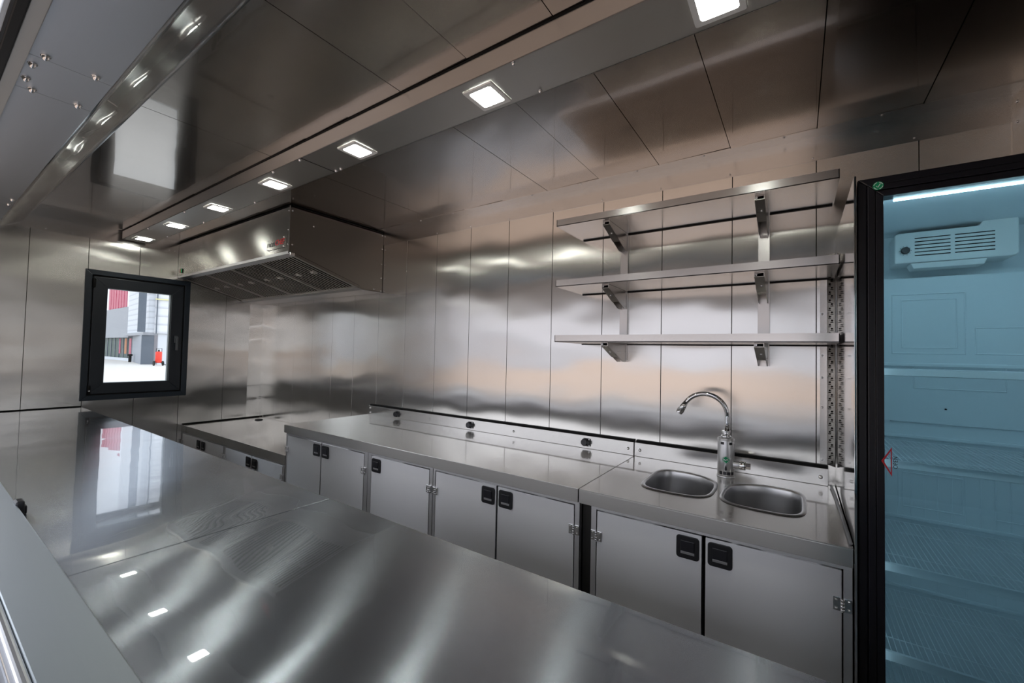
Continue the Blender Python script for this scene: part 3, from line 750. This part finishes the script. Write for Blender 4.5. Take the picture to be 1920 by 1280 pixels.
fo = text_mesh('OPEN', .0125, PRINT, 'lettering', door, Matrix.Translation((.2105, 1.4778, -.262)) @ RX @ Matrix.Rotation(PI/2, 4, 'Z'))
# racks
ry0, ry1 = 1.550, 1.985
def rack():
    r = empty('tmp', (0,0,0), None, None)
    return r
for z in (-.022, -.272, -.552, -.790, -1.03):
    mb = MB()
    mb.prism([(ry0-.013, z-.014), (ry0-.011, z-.0155), (ry0+.003, z+.002), (ry0, z+.003)], 0, fx0+.034, fx1-.034)
    mb.box(fx0+.034, fx1-.034, ry0, ry0+.012, z+.000, z+.002)
    x = fx0+.040
    while x < fx1-.036:
        mb.cyl((x, ry0+.003, z), (x, ry1, z), .0011, n=6, smooth=False); x += .0128
    for y in (1.64, 1.86, ry1): mb.cyl((fx0+.034, y, z-.0025), (fx1-.034, y, z-.0025), .002, n=8)
    obj('wire_rack', mb, FRIDGE_L, fr)
# fan unit
ev = MB()
ev.prism([(.278,.342), (.278,.440), (.286,.447), (.480,.447), (.494,.466), (.560,.466), (.567,.458), (.567,.350), (.560,.342)], 1, 1.950, 2.059, .003)
ev.prism([(.319,.341), (.326,.322), (.494,.322), (.501,.341)], 1, 1.955, 2.02, .002)
eo = obj('fan_unit', ev, WHITE, fr)
vs_ = MB()
for x0, x1 in ((.329,.416), (.426,.516)):
    for k in range(6): vs_.box(x0, x1, 1.9488, 1.9502, .364+k*.0118, .3672+k*.0118, .0006, seg=1)
obj('vent_slots', vs_, SEAL, eo)
kn = MB().cyl((.305,1.950,.385), (.305,1.938,.385), .0125, .011, 20, bev=.001)
for k in range(10):
    a = 2*PI*k/10; kn.cyl((.305+.0150*math.cos(a),1.9497,.385+.0150*math.sin(a)), (.305+.0150*math.cos(a),1.949,.385+.0150*math.sin(a)), .0012, n=6)
obj('thermostat_knob', kn, BLACK, eo)
for x, z in ((.250,.362), (.595,.25), (.41,-.155)): obj('plug_button', MB().cyl((x,1.995 if z < .297 else 2.059,z), (x,1.99 if z < .297 else 2.05,z), .0028, n=10), BLACK, cb)
obj('side_clip', MB().box(.612,.616,1.985,1.995,.175,.205).box(.616,.632,1.985,1.995,.175,.182), BLACK, cb)
led = MB().box(.215, fx1-.05, 1.520, 1.526, .4405, .4440, .0008)
obj('light_strip', led, LEDM, fr, label='glowing white light strip')

for x0, x1 in ((fx0+.0405, fx0+.0475), (fx1-.0475, fx1-.0405)):
    obj('light_strip', MB().box(x0, x1, 1.5195, 1.523, -1.20, .30, .0008), emis('side_fill_strip', (.80,.92,1.0), 5.0), fr)  # added fill: side strips hidden behind the door frame brighten the lower racks
# ================================================================== HATCH DOOR AND OUTSIDE
hdr = empty('hatch_door', (-1.6, .10, .80), 'raised steel hatch flap held open above the serving sill, at the top left corner', 'hatch door')
hp = MB(); ya, za, yb, zb_ = .098, .815, -1.22, .585
hp.prism([(ya,za), (yb,zb_), (yb,zb_+.03), (ya,za+.03)], 0, HX0, HX1)
obj('flap_panel', hp, pmat('flap_lining', (.10,.12,.15), .5, .35), hdr)
for i, yy in enumerate((.085, .055, .025)):
    obj('edge_rail', MB().box(HX0, HX1, yy-.022, yy, .790-.004*i, .812-.004*i, .003), pmat('rail_%s' % ('grey' if i % 2 else 'dark'), (.30,.34,.40) if i != 1 else (.02,.025,.035), .6, .35), hdr)

G = -2.0
obj('paving', MB().box(-110, 85, -54, -1.2, G-.04, G+.004), pmat('tan_paving', (.52,.38,.275), 0, .9), kind='structure')
obj('ground', MB().box(-120, 90, -90, 60, G-.05, G), pmat('concrete_yard', (.62,.585,.53), 0, .9), kind='structure')
# factory seen through the window
import itertools
Rm = Matrix(((r2.x, r2.y, r2.z), (u2.x, u2.y, u2.z), (fw.x, fw.y, fw.z)))
fac = empty('factory_building', (-62, 18, G), 'grey clad factory building seen through the window', 'building')
P = [(-86.0,16.95), (-69.6,16.6), (-57.9,14.55), (-57.5,15.5), (-52.0,18.2)]
def wallseg(name, a, b, z0, z1, mat, off=0, depth=.3, parent=fac, label=None):
    a = Vector((a[0], a[1], 0)); b = Vector((b[0], b[1], 0)); t = (b-a).normalized(); n = Vector((t.y, -t.x, 0))   # towards the trailer
    if n.dot(-a) < 0: n = -n
    mb = MB(); A = a+n*off; B = b+n*off; C = b+n*(off-depth); D = a+n*(off-depth)
    mb.prism([(q.x, q.y) for q in (A, B, C, D)], 2, z0, z1)
    return obj(name, mb, mat, parent, label)
M_GREY = pmat('grey_cladding', (.30,.31,.34), 0, .6)
M_LG = pmat('light_cladding', (.62,.64,.68), 0, .6)
M_DG = pmat('dark_blue_grey', (.10,.12,.15), 0, .5)
M_RED = pmat('crimson_cladding', (.42,.035,.09), 0, .5)
M_WH = pmat('white_cladding', (.80,.82,.86), 0, .5)
M_GLS = pmat('shop_glass', (.07,.10,.09), 0, .5, Specular_IOR_Level=.1)
def siding(name, c, scale):
    M = pmat(name, c, 0, .6); n = M.node_tree.nodes; l = M.node_tree.links; b = n['Principled BSDF']
    g = n.new('ShaderNodeNewGeometry'); s_ = n.new('ShaderNodeSeparateXYZ'); mt = n.new('ShaderNodeMath'); mt.operation = 'MULTIPLY'; mt.inputs[1].default_value = scale
    fr_ = n.new('ShaderNodeMath'); fr_.operation = 'FRACT'; cr_ = n.new('ShaderNodeValToRGB')
    l.new(g.outputs['Position'], s_.inputs[0]); l.new(s_.outputs['Z'], mt.inputs[0]); l.new(mt.outputs[0], fr_.inputs[0]); l.new(fr_.outputs[0], cr_.inputs[0])
    cr_.color_ramp.elements[0].color = (c[0]*.7, c[1]*.7, c[2]*.72, 1); cr_.color_ramp.elements[1].position = .35; cr_.color_ramp.elements[1].color = (*c, 1)
    l.new(cr_.outputs[0], b.inputs['Base Color'])
    return M
M_SID = siding('light_siding', (.60,.62,.66), 1.6)
P0, P1, P2, P3, P4 = [Vector(p) for p in P]
wallseg('shopfront', P0, P1, G, 1.0, M_GLS)
for k in range(9):
    q = P0+(P1-P0)*(k/8.0); q2 = q+(P1-P0).normalized()*.18
    wallseg('mullion', q, q2, G, 1.0, M_DG, .06, .1)
for k, c_ in ((.62, M_RED), (.80, pmat('reflection_orange', (.45,.16,.06), 0, .6)), (.93, M_RED)):
    q = P0+(P1-P0)*k; wallseg('glass_reflection', q, q+(P1-P0).normalized()*.9, G+.9, .9, c_, .04, .05)  # red and orange reflections in the shop glass, painted as coloured panels
wallseg('base_strip', P0, P1, G, G+.35, M_LG, .08, .1)
wallseg('grey_band', P0, P1, 1.0, 4.9, M_GREY, .4, .6)
wallseg('upper_wall', P0, P1, 4.9, 42.0, M_WH, .3, .4)
for k in range(7):
    q = P0+(P1-P0)*(.34+k*.082); q2 = P0+(P1-P0)*(.34+k*.082+.068)
    wallseg('crimson_panel', q, q2, 4.95, 13.0, M_RED, .36, .1)
wallseg('entrance_side', P1, P2, G, 1.15, pmat('mid_grey_cladding', (.27,.29,.33), 0, .6), 0, .3)
wallseg('entrance_front', P2, P3, G, 1.15, M_DG, 0, .3)
wallseg('canopy_band', P1, P3, 1.15, 1.45, M_GREY, .9, 1.2)
wallseg('tower_siding', P1, P3, 1.45, 48, M_SID, .5, .6)
wallseg('dark_strip', P2-(P3-P2)*.25, P2+(P3-P2)*.35, 1.45, 48, M_DG, .75, .2)
Q3 = Vector((-57.6,15.5)); Q4 = Vector((-56.5,19.5))
wallseg('lower_wall', Q3, Q4, G, 1.35, M_LG, 0, .3); wallseg('side_door', Q3, Q3+(Q4-Q3)*.08, G, 1.2, pmat('door_grey', (.22,.21,.23), 0, .6), .05, .1)
wallseg('wall_siding', Q3, Q4, 1.35, 48, siding('pale_siding', (.72,.73,.76), 1.1), .2, .5)
wallseg('down_pipe', Q3+(Q4-Q3)*.03, Q3+(Q4-Q3)*.055, 1.35, 48, M_DG, .4, .1)
wallseg('yellow_rail', Q3, Q4, 5.0, 5.12, pmat('yellow_rail', (.75,.70,.35), 0, .5), .45, .1)
# wheeled extinguisher
ex = empty('wheeled_extinguisher', (-53.5, 14.85, G), 'red wheeled fire extinguisher standing outside, seen through the window', 'fire extinguisher')
ex_x, ex_y = -53.5, 14.85
obj('cylinder_body', MB().cyl((ex_x,ex_y,G+.30), (ex_x,ex_y,G+1.45), .27, bev=.08), pmat('extinguisher_red', (.75,.04,.02), 0, .4), ex)
obj('valve_head', MB().cyl((ex_x,ex_y,G+1.45), (ex_x,ex_y,G+1.62), .07).tube([(ex_x,ex_y-.25,G+1.0),(ex_x+.1,ex_y-.22,G+1.75),(ex_x+.1,ex_y+.22,G+1.75),(ex_x,ex_y+.25,G+1.0)], .025, 8), SEAL, ex)
for s_ in (-1, 1): obj('wheel', MB().cyl((ex_x,ex_y+s_*.33,G+.25), (ex_x,ex_y+s_*.40,G+.25), .25), SEAL, ex)
obj('stand_leg', MB().cyl((ex_x,ex_y+.1,G+.35), (ex_x+.5,ex_y+.6,G+.03), .03), SEAL, ex)
obj('bollard', MB().cyl((-66,15.6,G), (-66,15.6,G+.75), .14).cyl((-66,15.6,G+.75), (-66,15.6,G+.95), .24, .24), SEAL, origin=(-66,15.6,G), label='small black bollard outside in front of the shop windows', cat='bollard')
# building opposite the hatch (seen only in reflections)
op = empty('opposite_building', (-2, -57, G), 'pale industrial hall across the yard from the hatch', 'building')
obj('hall_wall', MB().box(-120, 90, -60, -56, G, 7.5), siding('hall_siding', (.74,.76,.80), 2), op)
obj('hall_roof', MB().box(-120.5, 90.5, -60.4, -55.7, 7.5, 8.1), M_DG, op)
for k in range(9): obj('hall_door', MB().box(-110+k*24, -102+k*24, -55.98, -55.9, G, 2.4), [M_DG, M_LG, M_GREY][k % 3], op)
